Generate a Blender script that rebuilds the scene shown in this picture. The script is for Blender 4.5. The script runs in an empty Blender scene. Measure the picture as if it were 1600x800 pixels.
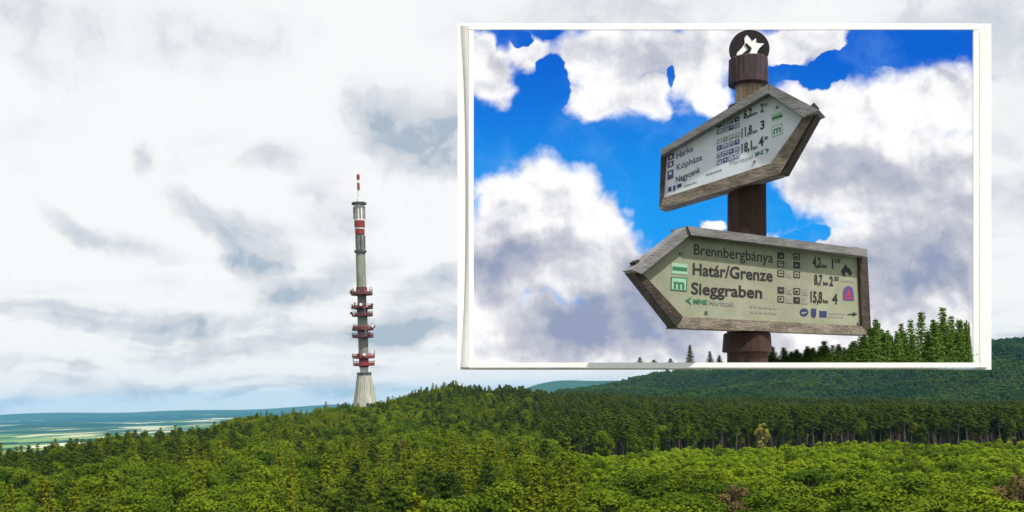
import bpy, bmesh, math, random
import numpy as np
from mathutils import Vector, Matrix
random.seed(7); np.random.seed(7)
R = math.radians
scene = bpy.context.scene
COL = scene.collection

# ------------------------------------------------------------------ camera
F = 1716.0            # focal length in picture pixels (1600 wide)
PY = 613.0            # picture row of the eye level at the centre column
ROLL = R(1.75)
RT = Vector((math.cos(ROLL), 0, -math.sin(ROLL)))
UP = Vector((math.sin(ROLL), 0, math.cos(ROLL)))
FW = Vector((0, 1, 0))
cam = bpy.data.cameras.new('camera')
cam.sensor_width = 36.0
cam.lens = 36.0 * F / 1600.0
cam.shift_y = (PY - 400.0) / 1600.0
cam.clip_start = 0.1
cam.clip_end = 120000
camo = bpy.data.objects.new('camera', cam)
COL.objects.link(camo)
camo.matrix_world = Matrix((
    (RT.x, UP.x, -FW.x, 0), (RT.y, UP.y, -FW.y, 0), (RT.z, UP.z, -FW.z, 0), (0, 0, 0, 1)))
scene.camera = camo

# ------------------------------------------------------------------ sun and sky
SUN_EL, SUN_AZ = R(60), R(138)       # azimuth clockwise from +Y
sdir = Vector((math.sin(SUN_AZ) * math.cos(SUN_EL), math.cos(SUN_AZ) * math.cos(SUN_EL), math.sin(SUN_EL)))
sl = bpy.data.lights.new('sun', 'SUN')
sl.energy = 4.8
sl.angle = R(1.5)
sl.color = (1.0, 0.95, 0.86)
so = bpy.data.objects.new('sun', sl)
so.rotation_euler = sdir.to_track_quat('Z', 'Y').to_euler()
COL.objects.link(so)

scene.view_settings.view_transform = 'Standard'
scene.view_settings.look = 'None'
scene.view_settings.exposure = 0.25
scene.view_settings.gamma = 1.0
scene.view_settings.use_curve_mapping = False
scene.render.engine = 'CYCLES'
scene.cycles.volume_bounces = 0
scene.cycles.max_bounces = 4
scene.cycles.diffuse_bounces = 2
scene.cycles.glossy_bounces = 2
scene.cycles.transmission_bounces = 2
scene.cycles.transparent_max_bounces = 8


class NT:
    """small helper for building node trees"""
    def __init__(self, tree):
        self.t = tree
        self.n = tree.nodes
        self.l = tree.links

    def new(self, typ, ins=None, **props):
        nd = self.n.new(typ)
        for k, v in props.items():
            setattr(nd, k, v)
        for k, v in (ins or {}).items():
            s = nd.inputs[k]
            if isinstance(v, bpy.types.NodeSocket):
                self.l.new(v, s)
            else:
                s.default_value = v
        return nd

    def math(self, op, a, b=0.0, c=0.0, clamp=False):
        nd = self.new('ShaderNodeMath', {0: a, 1: b, 2: c}, operation=op, use_clamp=clamp)
        return nd.outputs[0]

    def vmath(self, op, a, b=(0, 0, 0)):
        nd = self.new('ShaderNodeVectorMath', {0: a, 1: b}, operation=op)
        return nd.outputs['Value'] if op in ('LENGTH', 'DOT_PRODUCT') else nd.outputs[0]

    def noise(self, vec, scale, detail=4, rough=0.55, dist=0.0, out='Fac', dims='3D'):
        nd = self.new('ShaderNodeTexNoise', {'Vector': vec, 'Scale': scale, 'Detail': detail,
                                             'Roughness': rough, 'Distortion': dist}, noise_dimensions=dims)
        return nd.outputs[out]

    def smooth(self, v, lo, hi, a=0.0, b=1.0):
        nd = self.new('ShaderNodeMapRange', {0: v, 1: lo, 2: hi, 3: a, 4: b}, interpolation_type='SMOOTHSTEP')
        return nd.outputs[0]

    def mix(self, f, a, b, blend='MIX'):
        nd = self.new('ShaderNodeMix', data_type='RGBA', blend_type=blend)
        for i, v in ((0, f), (6, a), (7, b)):
            if isinstance(v, bpy.types.NodeSocket):
                self.l.new(v, nd.inputs[i])
            else:
                nd.inputs[i].default_value = v if i == 0 else (tuple(v) + (1,) if len(v) == 3 else v)
        return nd.outputs[2]

    def blob(self, vec, x, y, rx, ry, rot=0.0):
        """soft ellipse: 1 in its centre, 0 on its rim, negative outside"""
        nd = self.new('ShaderNodeMapping', {'Vector': vec, 'Location': (x, y, 0), 'Rotation': (0, 0, rot),
                                            'Scale': (rx, ry, 1)}, vector_type='TEXTURE')
        return self.math('SUBTRACT', 1.0, self.vmath('LENGTH', nd.outputs[0]))


def px_dir(x, y):
    return (FW + RT * ((x - 800) / F) + UP * ((PY - y) / F))


def px_azel(x, y):
    d = px_dir(x, y).normalized()
    return math.atan2(d.x, d.y), math.asin(d.z)


world = bpy.data.worlds.new('World')
scene.world = world
world.use_nodes = True
world.node_tree.nodes.clear()
w = NT(world.node_tree)
sky = w.new('ShaderNodeTexSky', sky_type='NISHITA', sun_disc=False, sun_elevation=SUN_EL, sun_rotation=SUN_AZ)
tc = w.new('ShaderNodeTexCoord').outputs['Generated']
sep = w.new('ShaderNodeSeparateXYZ', {0: tc})
az = w.math('ARCTAN2', sep.outputs[0], sep.outputs[1])
el = w.math('ARCSINE', sep.outputs[2])
q0 = w.new('ShaderNodeCombineXYZ', {0: az, 1: el, 2: 0.0}).outputs[0]
# the cloud deck seen in perspective
zz = w.math('ADD', w.math('MAXIMUM', sep.outputs[2], 0.0), 0.10)
deck = w.new('ShaderNodeCombineXYZ', {0: w.math('DIVIDE', sep.outputs[0], zz), 1: w.math('DIVIDE', sep.outputs[1], zz), 2: 0.0}).outputs[0]
warp = w.vmath('SUBTRACT', w.noise(q0, 9.0, 4, 0.6, out='Color'), (0.5, 0.5, 0.5))
wsc = w.vmath('MULTIPLY', warp, (0.10, 0.06, 0.0))
q = w.vmath('ADD', q0, wsc)
d1 = w.noise(deck, 1.3, 7, 0.6, 0.4)
d2 = w.noise(q, 16.0, 6, 0.62, 0.3)
PATCH = [  # x, y, half width, half height, tilt(deg), strength : the grey bellies seen in the deck
    (165, 362, 95, 20, -24, 0.75), (232, 245, 22, 36, 0, 0.5), (430, 246, 40, 26, 0, 0.5), (330, 345, 70, 30, -25, 0.45),
    (400, 395, 60, 48, -10, 0.75), (392, 418, 48, 16, 0, 0.8), (650, 195, 105, 52, -15, 0.6), (692, 238, 85, 38, 10, 0.62), (600, 170, 50, 60, 0, 0.3),
    (460, 458, 80, 20, 4, 0.85), (692, 447, 62, 22, 14, 0.95), (620, 514, 150, 24, 2, 1.1), (190, 495, 150, 22, -5, 0.6), (400, 500, 120, 16, 0, 0.3),
    (400, 555, 150, 12, 0, 0.3), (150, 600, 180, 14, 0, 0.25), (60, 40, 150, 60, 0, 0.25), (330, 40, 160, 60, 0, 0.22),
    (1000, 10, 300, 40, 0, 0.35), (1500, 60, 160, 90, 0, 0.42), (1590, 330, 70, 60, 0, 0.3), (1590, 200, 60, 40, 10, 0.35), (500, 300, 40, 30, 0, 0.3),
    (560, 420, 60, 20, 0, 0.35), (250, 545, 90, 8, 0, 0.3), (520, 350, 60, 40, 0, 0.3)]
shade = None
for (x, y, rx, ry, rot, st) in PATCH:
    a_, e_ = px_azel(x, y)
    b = w.blob(q, a_, e_, rx / F, ry / F, R(rot))
    b = w.math('MULTIPLY', w.smooth(b, -0.55, 0.95), st)
    shade = b if shade is None else w.math('ADD', shade, b)
lowq = w.vmath('MULTIPLY', q, (5.0, 48.0, 1.0))
streaks = w.math('MULTIPLY', w.smooth(w.noise(lowq, 1.0, 5, 0.55), 0.45, 0.72, 0.0, 0.55), w.smooth(el, 0.02, 0.16, 1.0, 0.0))
shade = w.math('ADD', shade, streaks)
tex = w.smooth(d2, 0.34, 0.66, 0.45, 1.3)
shade = w.math('MULTIPLY', shade, tex)
shade = w.math('ADD', shade, w.smooth(d1, 0.46, 0.76, 0.0, 0.22))
shade = w.math('ADD', shade, w.smooth(d2, 0.5, 0.72, 0.0, 0.16))
c1 = w.mix(w.smooth(shade, 0.02, 0.55), (8.35, 8.3, 8.2), (5.9, 6.05, 6.4))
c2 = w.mix(w.smooth(shade, 0.5, 1.05), c1, (3.6, 4.3, 5.1))
cover = w.smooth(el, -0.02, 0.16, 0.90, 0.94)
skyc = w.mix(cover, sky.outputs[0], c2)
bg = w.new('ShaderNodeBackground', {'Color': skyc, 'Strength': 0.1})
w.new('ShaderNodeOutputWorld', {'Surface': bg.outputs[0]})

# ------------------------------------------------------------------ helpers
def link(o, parent=None):
    COL.objects.link(o)
    if parent:
        o.parent = parent
    return o


def tag(o, label=None, cat=None, group=None, kind=None):
    for k, v in (('label', label), ('category', cat), ('group', group), ('kind', kind)):
        if v:
            o[k] = v
    return o


def empty(name, loc=(0, 0, 0)):
    o = bpy.data.objects.new(name, None)
    o.empty_display_size = 0.1
    o.location = loc
    return link(o)


def mesh_obj(name, verts, faces, mat, parent=None, smooth=False, loc=None):
    me = bpy.data.meshes.new(name)
    me.from_pydata([tuple(v) for v in verts], [], faces)
    me.update()
    if mat:
        me.materials.append(mat)
    if smooth:
        me.polygons.foreach_set('use_smooth', [True] * len(me.polygons))
    o = bpy.data.objects.new(name, me)
    link(o, parent)
    return o


def mat_new(name):
    m = bpy.data.materials.new(name)
    m.use_nodes = True
    m.node_tree.nodes.clear()
    return m, NT(m.node_tree)


def simple_mat(name, col, rough=0.7, vary=0.12, scale=6.0, metallic=0.0, bump=0.0, col2=None, obj=True, stretch=(1, 1, 1)):
    m, t = mat_new(name)
    v = t.new('ShaderNodeTexCoord').outputs['Object' if obj else 'Generated']
    v = t.vmath('MULTIPLY', v, stretch)
    n = t.noise(v, scale, 6, 0.62)
    n2 = t.noise(v, scale * 5.3, 4, 0.6)
    f = t.math('ADD', t.math('MULTIPLY', n, 0.65), t.math('MULTIPLY', n2, 0.35))
    f = t.smooth(f, 0.36, 0.64)
    c2 = col2 or tuple(c * (1 - vary * 2) for c in col)
    c = t.mix(f, c2, tuple(min(1, x * (1 + vary * .4)) for x in col))
    b = t.new('ShaderNodeBsdfPrincipled', {'Base Color': c, 'Roughness': rough, 'Metallic': metallic})
    if bump:
        bp = t.new('ShaderNodeBump', {'Strength': bump, 'Distance': 0.01, 'Height': f})
        t.l.new(bp.outputs[0], b.inputs['Normal'])
    t.new('ShaderNodeOutputMaterial', {'Surface': b.outputs[0]})
    return m


def leaf_mat(name, ca, cb, cc, world_scale=0.02, trans=0.2, ws=0.32):
    """foliage: leaf, tree and stand to stand variation"""
    m, t = mat_new(name)
    geo = t.new('ShaderNodeNewGeometry')
    oi = t.new('ShaderNodeObjectInfo')
    isl = geo.outputs['Random Per Island']
    st = t.smooth(t.noise(geo.outputs['Position'], world_scale, 3, 0.6), 0.35, 0.65)
    f = t.math('ADD', t.math('MULTIPLY', oi.outputs['Random'], 1 - ws), t.math('MULTIPLY', st, ws))
    c = t.mix(f, ca, cb)
    c = t.mix(t.math('MULTIPLY', isl, 0.34), c, cc)
    d = t.new('ShaderNodeBsdfDiffuse', {'Color': c})
    tr = t.new('ShaderNodeBsdfTranslucent', {'Color': t.mix(0.5, c, cc)})
    mx = t.new('ShaderNodeMixShader', {0: trans, 1: d.outputs[0], 2: tr.outputs[0]})
    t.new('ShaderNodeOutputMaterial', {'Surface': mx.outputs[0]})
    return m


M = {}
M['oak'] = leaf_mat('oak_leaves', (0.014, 0.046, 0.005), (0.150, 0.200, 0.010), (0.130, 0.182, 0.015))
M['young'] = leaf_mat('young_leaves', (0.072, 0.155, 0.006), (0.235, 0.290, 0.012), (0.200, 0.270, 0.018))
M['pine'] = leaf_mat('pine_needles', (0.018, 0.040, 0.007), (0.075, 0.098, 0.011), (0.085, 0.112, 0.016), trans=0.15)
M['larch'] = leaf_mat('larch_needles', (0.085, 0.125, 0.007), (0.165, 0.190, 0.009), (0.170, 0.195, 0.012))
M['far'] = leaf_mat('far_leaves', (0.010, 0.040, 0.010), (0.075, 0.135, 0.018), (0.070, 0.120, 0.024), 0.0045, trans=0.15, ws=0.62)
M['brown'] = leaf_mat('dry_leaves', (0.11, 0.078, 0.030), (0.16, 0.11, 0.045), (0.14, 0.11, 0.05))
M['pale'] = leaf_mat('pale_leaves', (0.22, 0.22, 0.03), (0.30, 0.27, 0.05), (0.30, 0.27, 0.06))
M['sapling'] = leaf_mat('sapling_needles', (0.055, 0.125, 0.025), (0.125, 0.215, 0.040), (0.150, 0.235, 0.050), 2.0)
M['bark'] = simple_mat('bark', (0.13, 0.10, 0.075), 0.9, 0.25, 3.0, stretch=(1, 1, 0.2))
M['pinebark'] = simple_mat('pine_bark', (0.125, 0.10, 0.08), 0.9, 0.25, 3.0, stretch=(1, 1, 0.2))

# ------------------------------------------------------------------ terrain
XK = np.array([-1400, -300, 0, 200, 400, 553, 712, 800, 880, 1154, 1300, 1600, 2000, 3000], float)
YK = np.array([0, 60, 120, 160, 230, 300, 425, 500, 600, 750, 900, 1000, 1200, 1400, 2000, 2600, 3200, 4500, 8000, 60000], float)
ZT = {
    -1400: [-26, -27, -29, -30, -34, -37, -45, -60, -90, -130, -170, -190, -220, -240, -275, -280, -280, -280, -280, -280],
    -300: [-26, -26, -29, -30, -33.5, -36, -42, -52, -76, -110, -140, -160, -190, -220, -272, -280, -280, -280, -280, -280],
    0: [-26, -26, -29, -30, -32.6, -33.6, -32, -38, -60, -95, -130, -150, -180, -210, -270, -280, -280, -280, -280, -280],
    200: [-26, -26, -29, -30, -32, -32.4, -31, -29.5, -32, -52, -80, -100, -150, -190, -265, -280, -280, -280, -280, -280],
    400: [-26, -26, -29, -30, -31.5, -31.4, -30.3, -28.3, -25.6, -24, -48, -70, -120, -165, -260, -280, -280, -280, -280, -280],
    553: [-26, -26, -29, -30, -31.5, -31.4, -29.4, -27.6, -24.9, -19, -27, -48, -100, -145, -250, -280, -280, -280, -280, -280],
    712: [-26, -26, -29, -30, -31.5, -31.4, -28.4, -26, -22.8, -14.3, -6.2, -10, -50, -100, -220, -265, -280, -280, -280, -280],
    800: [-26, -26, -29, -30, -31.5, -32, -31.6, -30, -27, -18, -11.5, -10, -40, -70, -110, -100, -140, -220, -280, -280],
    880: [-26, -26, -26, -26, -27, -26.8, -29, -28, -26.5, -23, -18.6, -17.2, -35, -50, -30, -7, -40, -180, -280, -280],
    1154: [-26, -26, -26, -26, -27, -26.5, -28, -28, -28, -28, -29, -31, -45, -50, -8, 24, 0, -120, -280, -280],
    1300: [-26, -26, -26, -26, -27.5, -26.5, -28, -29, -30, -32, -33, -36, -50, -48, -5, 39, 20, -100, -280, -280],
    1600: [-26, -26, -26, -26, -29, -28, -30.5, -32, -34, -37, -40, -45, -58, -50, 9, 62, 50, -80, -280, -280],
    2000: [-26, -26, -26, -26, -29, -29, -31, -33, -35, -38, -42, -47, -60, -50, 15, 75, 70, -60, -280, -280],
    3000: [-26, -26, -26, -26, -29, -29, -31, -33, -35, -38, -42, -47, -60, -50, 15, 60, 60, -60, -280, -280],
}
ZA = np.array([ZT[int(k)] for k in XK])


def ground_z(X, Y):
    X = np.asarray(X, float); Y = np.asarray(Y, float)
    r = np.hypot(X, Y)
    dep = np.where(Y > 0.45 * r, Y, 0.45 * r)              # to the sides and behind, go by radius
    xp = np.clip(800 + F * X / np.maximum(dep, 1e-3), -1400, 3000)
    xp = np.where(Y < 0, 800 + (xp - 800) * 0.6, xp)
    dep = np.clip(dep, 0, 59999)
    i = np.clip(np.searchsorted(XK, xp) - 1, 0, len(XK) - 2)
    j = np.clip(np.searchsorted(YK, dep) - 1, 0, len(YK) - 2)
    u = (xp - XK[i]) / (XK[i + 1] - XK[i]); u = u * u * (3 - 2 * u)
    v = (dep - YK[j]) / (YK[j + 1] - YK[j])
    z = (ZA[i, j] * (1 - u) + ZA[i + 1, j] * u) * (1 - v) + (ZA[i, j + 1] * (1 - u) + ZA[i + 1, j + 1] * u) * v
    amp = np.clip(dep / 1500, 0, 1) * np.clip((z + 285) / 60, 0, 1)
    hillm = np.exp(-((dep - 2050) / 520) ** 2) * np.clip((xp - 800) / 200, 0, 1)
    z = z + 1.7 * hillm * (12 * np.sin(X / 120 + Y / 260) + 8 * np.sin(X / 63 - Y / 150 + 1) + 5 * np.sin(Y / 47 + X / 90))
    z = z + amp * (7 * np.sin(X / 170 + 0.7) * np.cos(Y / 210) + 4 * np.sin(X / 71 + Y / 93))
    # far blue ranges
    g = np.exp(-((dep - 12500) / 1400) ** 2)
    z = z + g * (395 + 8 * np.sin(xp / 17)) * np.exp(-((xp - 905) / 130) ** 4)
    g = np.exp(-((dep - 8500) / 900) ** 2)
    z = z + g * 310 * np.exp(-((xp - 1000) / 90) ** 2)
    g = np.exp(-((dep - 23500) / 1500) ** 2)
    z = z + g * (115 + 22 * np.sin(xp / 90 + 1) + 14 * np.sin(xp / 37)) * np.clip((820 - xp) / 300, 0.2, 1)
    g = np.exp(-((dep - 15500) / 900) ** 2)
    z = z + g * np.clip(34 * np.sin(xp / 110 + 0.4) + 22 * np.sin(xp / 47), 0, 80)
    return z


def gz(x, y):
    return float(ground_z(np.array([x]), np.array([y]))[0])


th = np.concatenate([np.linspace(-48, 48, 300), np.linspace(48, 312, 90)[1:-1]])
rad = np.concatenate([np.linspace(2, 140, 14), np.linspace(150, 1400, 90), np.geomspace(1430, 26000, 110)])
TH, RA = np.meshgrid(np.radians(th), rad, indexing='ij')
GX = RA * np.sin(TH); GY = RA * np.cos(TH)
GZ = ground_z(GX, GY)
nt, nr = TH.shape
V = np.stack([GX, GY, GZ], -1).reshape(-1, 3).tolist()
FS = []
for i in range(nt):
    i2 = (i + 1) % nt
    for j in range(nr - 1):
        FS.append((i * nr + j, i * nr + j + 1, i2 * nr + j + 1, i2 * nr + j))

m, t = mat_new('terrain')
pos = t.new('ShaderNodeNewGeometry').outputs['Position']
spz = t.new('ShaderNodeSeparateXYZ', {0: pos})
nf = t.noise(pos, 0.05, 6, 0.6)
floor_c = t.mix(nf, (0.018, 0.036, 0.010), (0.042, 0.055, 0.016))
wp = t.vmath('ADD', pos, t.vmath('MULTIPLY', t.noise(pos, 0.0012, 3, 0.5, out='Color'), (260, 260, 0)))
fv = t.vmath('MULTIPLY', wp, (0.0032, 0.0013, 0.0))
vor = t.new('ShaderNodeTexVoronoi', {'Vector': fv, 'Scale': 1.0, 'Randomness': 0.9}, voronoi_dimensions='2D', distance='CHEBYCHEV')
cs = t.new('ShaderNodeSeparateColor', {0: vor.outputs['Color']})
ramp = t.new('ShaderNodeValToRGB', {0: cs.outputs[0]})
cr = ramp.color_ramp
cr.interpolation = 'CONSTANT'
for k, (p_, c_) in enumerate([(0, (0.03, 0.06, 0.02)), (0.22, (0.09, 0.16, 0.04)), (0.45, (0.38, 0.36, 0.20)), (0.62, (0.16, 0.24, 0.06)), (0.8, (0.46, 0.44, 0.30))]):
    e = cr.elements[k] if k < 2 else cr.elements.new(p_)
    e.position = p_; e.color = c_ + (1,)
woods = t.smooth(t.noise(t.vmath('MULTIPLY', pos, (0.00022, 0.00045, 0)), 1.0, 5, 0.55), 0.52, 0.57)
dist = t.vmath('LENGTH', pos)
streak = t.smooth(t.noise(t.vmath('MULTIPLY', pos, (0.00012, 0.0011, 0)), 1.0, 4, 0.6), 0.40, 0.46)
woods = t.math('MAXIMUM', woods, t.math('MULTIPLY', streak, t.smooth(dist, 12500, 15500)))
fields = t.mix(woods, ramp.outputs[0], (0.014, 0.040, 0.018))
isplain = t.smooth(spz.outputs[2], -215, -195, 1.0, 0.0)
near_plain = t.smooth(spz.outputs[2], 40, 90)
gc = t.mix(isplain, floor_c, fields)
farw = t.smooth(dist, 5200, 6500)
gc = t.mix(t.math('MULTIPLY', farw, t.smooth(spz.outputs[2], -262, -235)), gc, (0.030, 0.060, 0.025))
bs = t.new('ShaderNodeBsdfPrincipled', {'Base Color': gc, 'Roughness': 1.0, 'Specular IOR Level': 0.0})
t.new('ShaderNodeOutputMaterial', {'Surface': bs.outputs[0]})
ground = mesh_obj('ground', V, FS, m, smooth=True)
tag(ground, kind='structure')

# ------------------------------------------------------------------ haze (closed box of even, pale air)
m, t = mat_new('haze_air')
vol = t.new('ShaderNodeVolumePrincipled', {'Color': (0.17, 0.58, 0.97, 1), 'Density': 2.5e-5, 'Anisotropy': 0.0})
t.new('ShaderNodeOutputMaterial', {'Volume': vol.outputs[0]})
bm = bmesh.new()
bmesh.ops.create_cube(bm, size=1)
me = bpy.data.meshes.new('haze')
for v in bm.verts:
    v.co = Vector((v.co.x * 54000, v.co.y * 54000, -283 if v.co.z < 0 else 182))
bm.to_mesh(me); bm.free()
me.materials.append(m)
haze = link(bpy.data.objects.new('haze', me))
tag(haze, 'pale blue haze hanging over the far plain and hills', 'haze', kind='stuff')

# ------------------------------------------------------------------ tree prototypes
def tube(vs, fs, pts, radii, n=6):
    base = len(vs)
    for k, (p, r) in enumerate(zip(pts, radii)):
        p = Vector(p)
        a = Vector(pts[min(k + 1, len(pts) - 1)]) - Vector(pts[max(k - 1, 0)])
        a.normalize()
        s = a.cross(Vector((0.3, 1, 0.1))).normalized()
        u_ = a.cross(s).normalized()
        for i in range(n):
            c = 2 * math.pi * i / n
            vs.append(p + (s * math.cos(c) + u_ * math.sin(c)) * r)
    for k in range(len(pts) - 1):
        for i in range(n):
            j = (i + 1) % n
            fs.append((base + k * n + i, base + k * n + j, base + (k + 1) * n + j, base + (k + 1) * n + i))
    fs.append(tuple(base + (len(pts) - 1) * n + i for i in range(n)))


def leaf(vs, fs, rnd, p, nrm, size):
    nrm = Vector(nrm)
    if nrm.length < 1e-5:
        nrm = Vector((0, 0, 1))
    nrm = (nrm.normalized() + Vector((rnd.uniform(-.45, .45), rnd.uniform(-.45, .45), rnd.uniform(-.35, .45)))).normalized()
    s = nrm.orthogonal().normalized()
    s.rotate(Matrix.Rotation(rnd.uniform(0, 6.28), 3, nrm))
    u_ = nrm.cross(s)
    l_ = size * rnd.uniform(.6, 1.25); w_ = l_ * rnd.uniform(.45, .8)
    b = len(vs)
    vs.extend([p - s * l_ * .5, p + u_ * w_ * .5 - nrm * .12 * l_, p + s * l_ * .5, p - u_ * w_ * .5 - nrm * .12 * l_])
    fs.append((b, b + 1, b + 2, b + 3))


def broadleaf(seed, h=13.0, cr_=3.5, nl=20, per=120, size=0.62, base=0.30):
    rnd = random.Random(seed)
    tv, tf, cv, cf = [], [], [], []
    tube(tv, tf, [(0, 0, -1), (0.05, 0, h * .2), (rnd.uniform(-.3, .3), rnd.uniform(-.3, .3), h * .5), (0, 0, h * .8)],
         [.028 * h, .021 * h, .014 * h, .004 * h])
    cz = h * (base + (1 - base) * .5); hz = h * (1 - base) * .5
    for k in range(nl):
        a = rnd.uniform(0, 6.28); zz_ = rnd.uniform(-0.85, 0.92)
        rr = math.sqrt(max(0.05, 1 - zz_ * zz_)) * rnd.uniform(.45, .85)
        c = Vector((math.cos(a) * rr * cr_, math.sin(a) * rr * cr_, cz + zz_ * hz * .85))
        if k == 0:
            c = Vector((rnd.uniform(-.6, .6), rnd.uniform(-.6, .6), cz + hz * .8))
        lr = cr_ * rnd.uniform(.26, .56)
        tube(tv, tf, [(0, 0, min(c.z - .1 * h, h * .6)), tuple(c * .6 + Vector((0, 0, .4 * (c.z - .06 * h)))), tuple(c)], [.008 * h, .005 * h, .002 * h], 4)
        for _ in range(per):
            n = Vector((rnd.gauss(0, 1), rnd.gauss(0, 1), rnd.gauss(.35, 1))).normalized()
            p = c + Vector((n.x * lr, n.y * lr, n.z * lr * .8)) * (rnd.uniform(.55, 1.08))
            leaf(cv, cf, rnd, p, n, size)
    return (tv, tf), (cv, cf)


def pine(seed, h=17.0, cr_=2.9, size=0.55):
    rnd = random.Random(seed)
    tv, tf, cv, cf = [], [], [], []
    lx, ly = rnd.uniform(-.5, .5), rnd.uniform(-.5, .5)
    tube(tv, tf, [(0, 0, -1), (lx * .3, ly * .3, h * .4), (lx, ly, h * .75), (lx, ly, h * .97)], [.24, .19, .11, .03], 7)
    for k in range(5):                                      # dead stubs along the bare trunk
        a = rnd.uniform(0, 6.28); z = h * rnd.uniform(.3, .55); l_ = rnd.uniform(.5, 1.3)
        tube(tv, tf, [(0, 0, z), (math.cos(a) * l_, math.sin(a) * l_, z + .1)], [.035, .012], 4)
    for k in range(17):
        z = h * (0.64 + 0.35 * (k / 16)) ; f = 1 - ((k / 16) ** 1.6) * .75
        a = k * 2.4 + rnd.uniform(-.5, .5); rr = cr_ * f * rnd.uniform(.35, .85)
        c = Vector((lx + math.cos(a) * rr, ly + math.sin(a) * rr, z + .3))
        tube(tv, tf, [(lx * .8, ly * .8, z - .4), tuple(c)], [.05, .015], 4)
        lr = cr_ * f * rnd.uniform(.35, .55) + .25
        for _ in range(85):
            n = Vector((rnd.gauss(0, 1), rnd.gauss(0, 1), rnd.gauss(.3, .8))).normalized()
            p = c + Vector((n.x * lr, n.y * lr, n.z * lr * .5)) * rnd.uniform(.5, 1.05)
            leaf(cv, cf, rnd, p, n + Vector((0, 0, .4)), size)
    return (tv, tf), (cv, cf)


def conifer(seed, h=14.0, cr_=2.3, tiers=15, size=0.5, per=11, base=.12):
    rnd = random.Random(seed)
    tv, tf, cv, cf = [], [], [], []
    tube(tv, tf, [(0, 0, -.05 * h), (0, 0, h * .5), (0, 0, h)], [.012 * h, .007 * h, .001 * h], 6)
    for k in range(tiers):
        f = k / (tiers - 1)
        z = h * (base + (.98 - base) * f); rr = cr_ * (1 - f) ** .8 * rnd.uniform(.8, 1.15) + .03 * cr_
        nb = max(4, int(9 * (1 - f) + 4))
        for b in range(nb):
            a = 6.283 * b / nb + k * 1.1 + rnd.uniform(-.25, .25); L = rr * rnd.uniform(.7, 1.15)
            end = Vector((math.cos(a) * L, math.sin(a) * L, z + L * rnd.uniform(-.25, .15)))
            tube(tv, tf, [(0, 0, z), tuple(end)], [.003 * h, .001 * h], 3)
            for s_ in range(per):
                u_ = rnd.uniform(.15, 1.05)
                p = Vector((0, 0, z)).lerp(end, u_) + Vector((rnd.gauss(0, 1), rnd.gauss(0, 1), rnd.gauss(-.2, .7))) * (.10 * cr_)
                leaf(cv, cf, rnd, p, Vector((math.cos(a) * .5, math.sin(a) * .5, .8)), size)
    return (tv, tf), (cv, cf)


def mk_mesh(name, vf, mat):
    me = bpy.data.meshes.new(name)
    me.from_pydata([tuple(v) for v in vf[0]], [], vf[1])
    me.materials.append(mat)
    me.update()
    return me


KINDS = {}


def kind(key, protos, leafm, barkm):
    lst = []
    coll = bpy.data.collections.new('stand_' + key)
    for i, (tr, crn) in enumerate(protos):
        tm = mk_mesh(key + '_trunk', tr, barkm); cm = mk_mesh(key + '_crown', crn, leafm)
        off = len(tr[0])
        me = bpy.data.meshes.new(key + '_whole')
        me.from_pydata([tuple(v) for v in tr[0] + crn[0]], [], tr[1] + [tuple(a + off for a in f) for f in crn[1]])
        me.materials.append(barkm); me.materials.append(leafm)
        me.polygons.foreach_set('material_index', [0] * len(tr[1]) + [1] * len(crn[1]))
        o = bpy.data.objects.new('%s_source_%02d' % (key, i), me)
        coll.objects.link(o)
        lst.append((tm, cm))
    KINDS[key] = (lst, coll)


kind('oak', [broadleaf(s, 13, 4.5, size=.68) for s in (1, 2, 3, 4, 5)] + [broadleaf(9, 12.5, 5.4, 26, 120, .70)], M['oak'], M['bark'])
kind('young', [broadleaf(s, 6, 1.7, 15, 75, .42, .12) for s in (11, 12, 13)] + [broadleaf(14, 6.4, 1.25, 15, 75, .40, .08)], M['young'], M['bark'])
kind('pine', [pine(s) for s in (21, 22, 23, 24)], M['pine'], M['pinebark'])
kind('larch', [conifer(s, 15.5, 3.2, 15, .62, 13) for s in (31, 32, 33)], M['larch'], M['bark'])
kind('brown', [broadleaf(41, 11, 3.4, 20, 80, .55)], M['brown'], M['bark'])
kind('pale', [broadleaf(42, 12, 2.0, 16, 80, .5, .25)], M['pale'], M['bark'])
kind('far', [broadleaf(s, 14, 4.6, 16, 40, 1.5, .2) for s in (51, 52, 53)], M['far'], M['bark'])

# ------------------------------------------------------------------ planting plan
def vnoise(X, Y, s, seed):
    g = np.random.RandomState(seed).rand(64, 64)
    u = (X / s) % 64; v = (Y / s) % 64
    i = u.astype(int); j = v.astype(int); fu = u - i; fv_ = v - j
    fu = fu * fu * (3 - 2 * fu); fv_ = fv_ * fv_ * (3 - 2 * fv_)
    i2 = (i + 1) % 64; j2 = (j + 1) % 64; i %= 64; j %= 64
    return (g[i, j] * (1 - fu) + g[i2, j] * fu) * (1 - fv_) + (g[i, j2] * (1 - fu) + g[i2, j2] * fu) * fv_


TOWX, TOWY = (570 - 800) / F * 780.0, 780.0
rs = np.random.RandomState(5)


def jgrid(y0, y1, a0, a1, s):
    ys = np.arange(y0, y1, s)
    out = []
    for y in ys:
        xs = np.arange(a0 * y - 10, a1 * y + 10, s)
        out.append(np.stack([xs, np.full_like(xs, y)], 1))
    p = np.concatenate(out)
    return p + rs.uniform(-.42, .42, p.shape) * s


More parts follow.
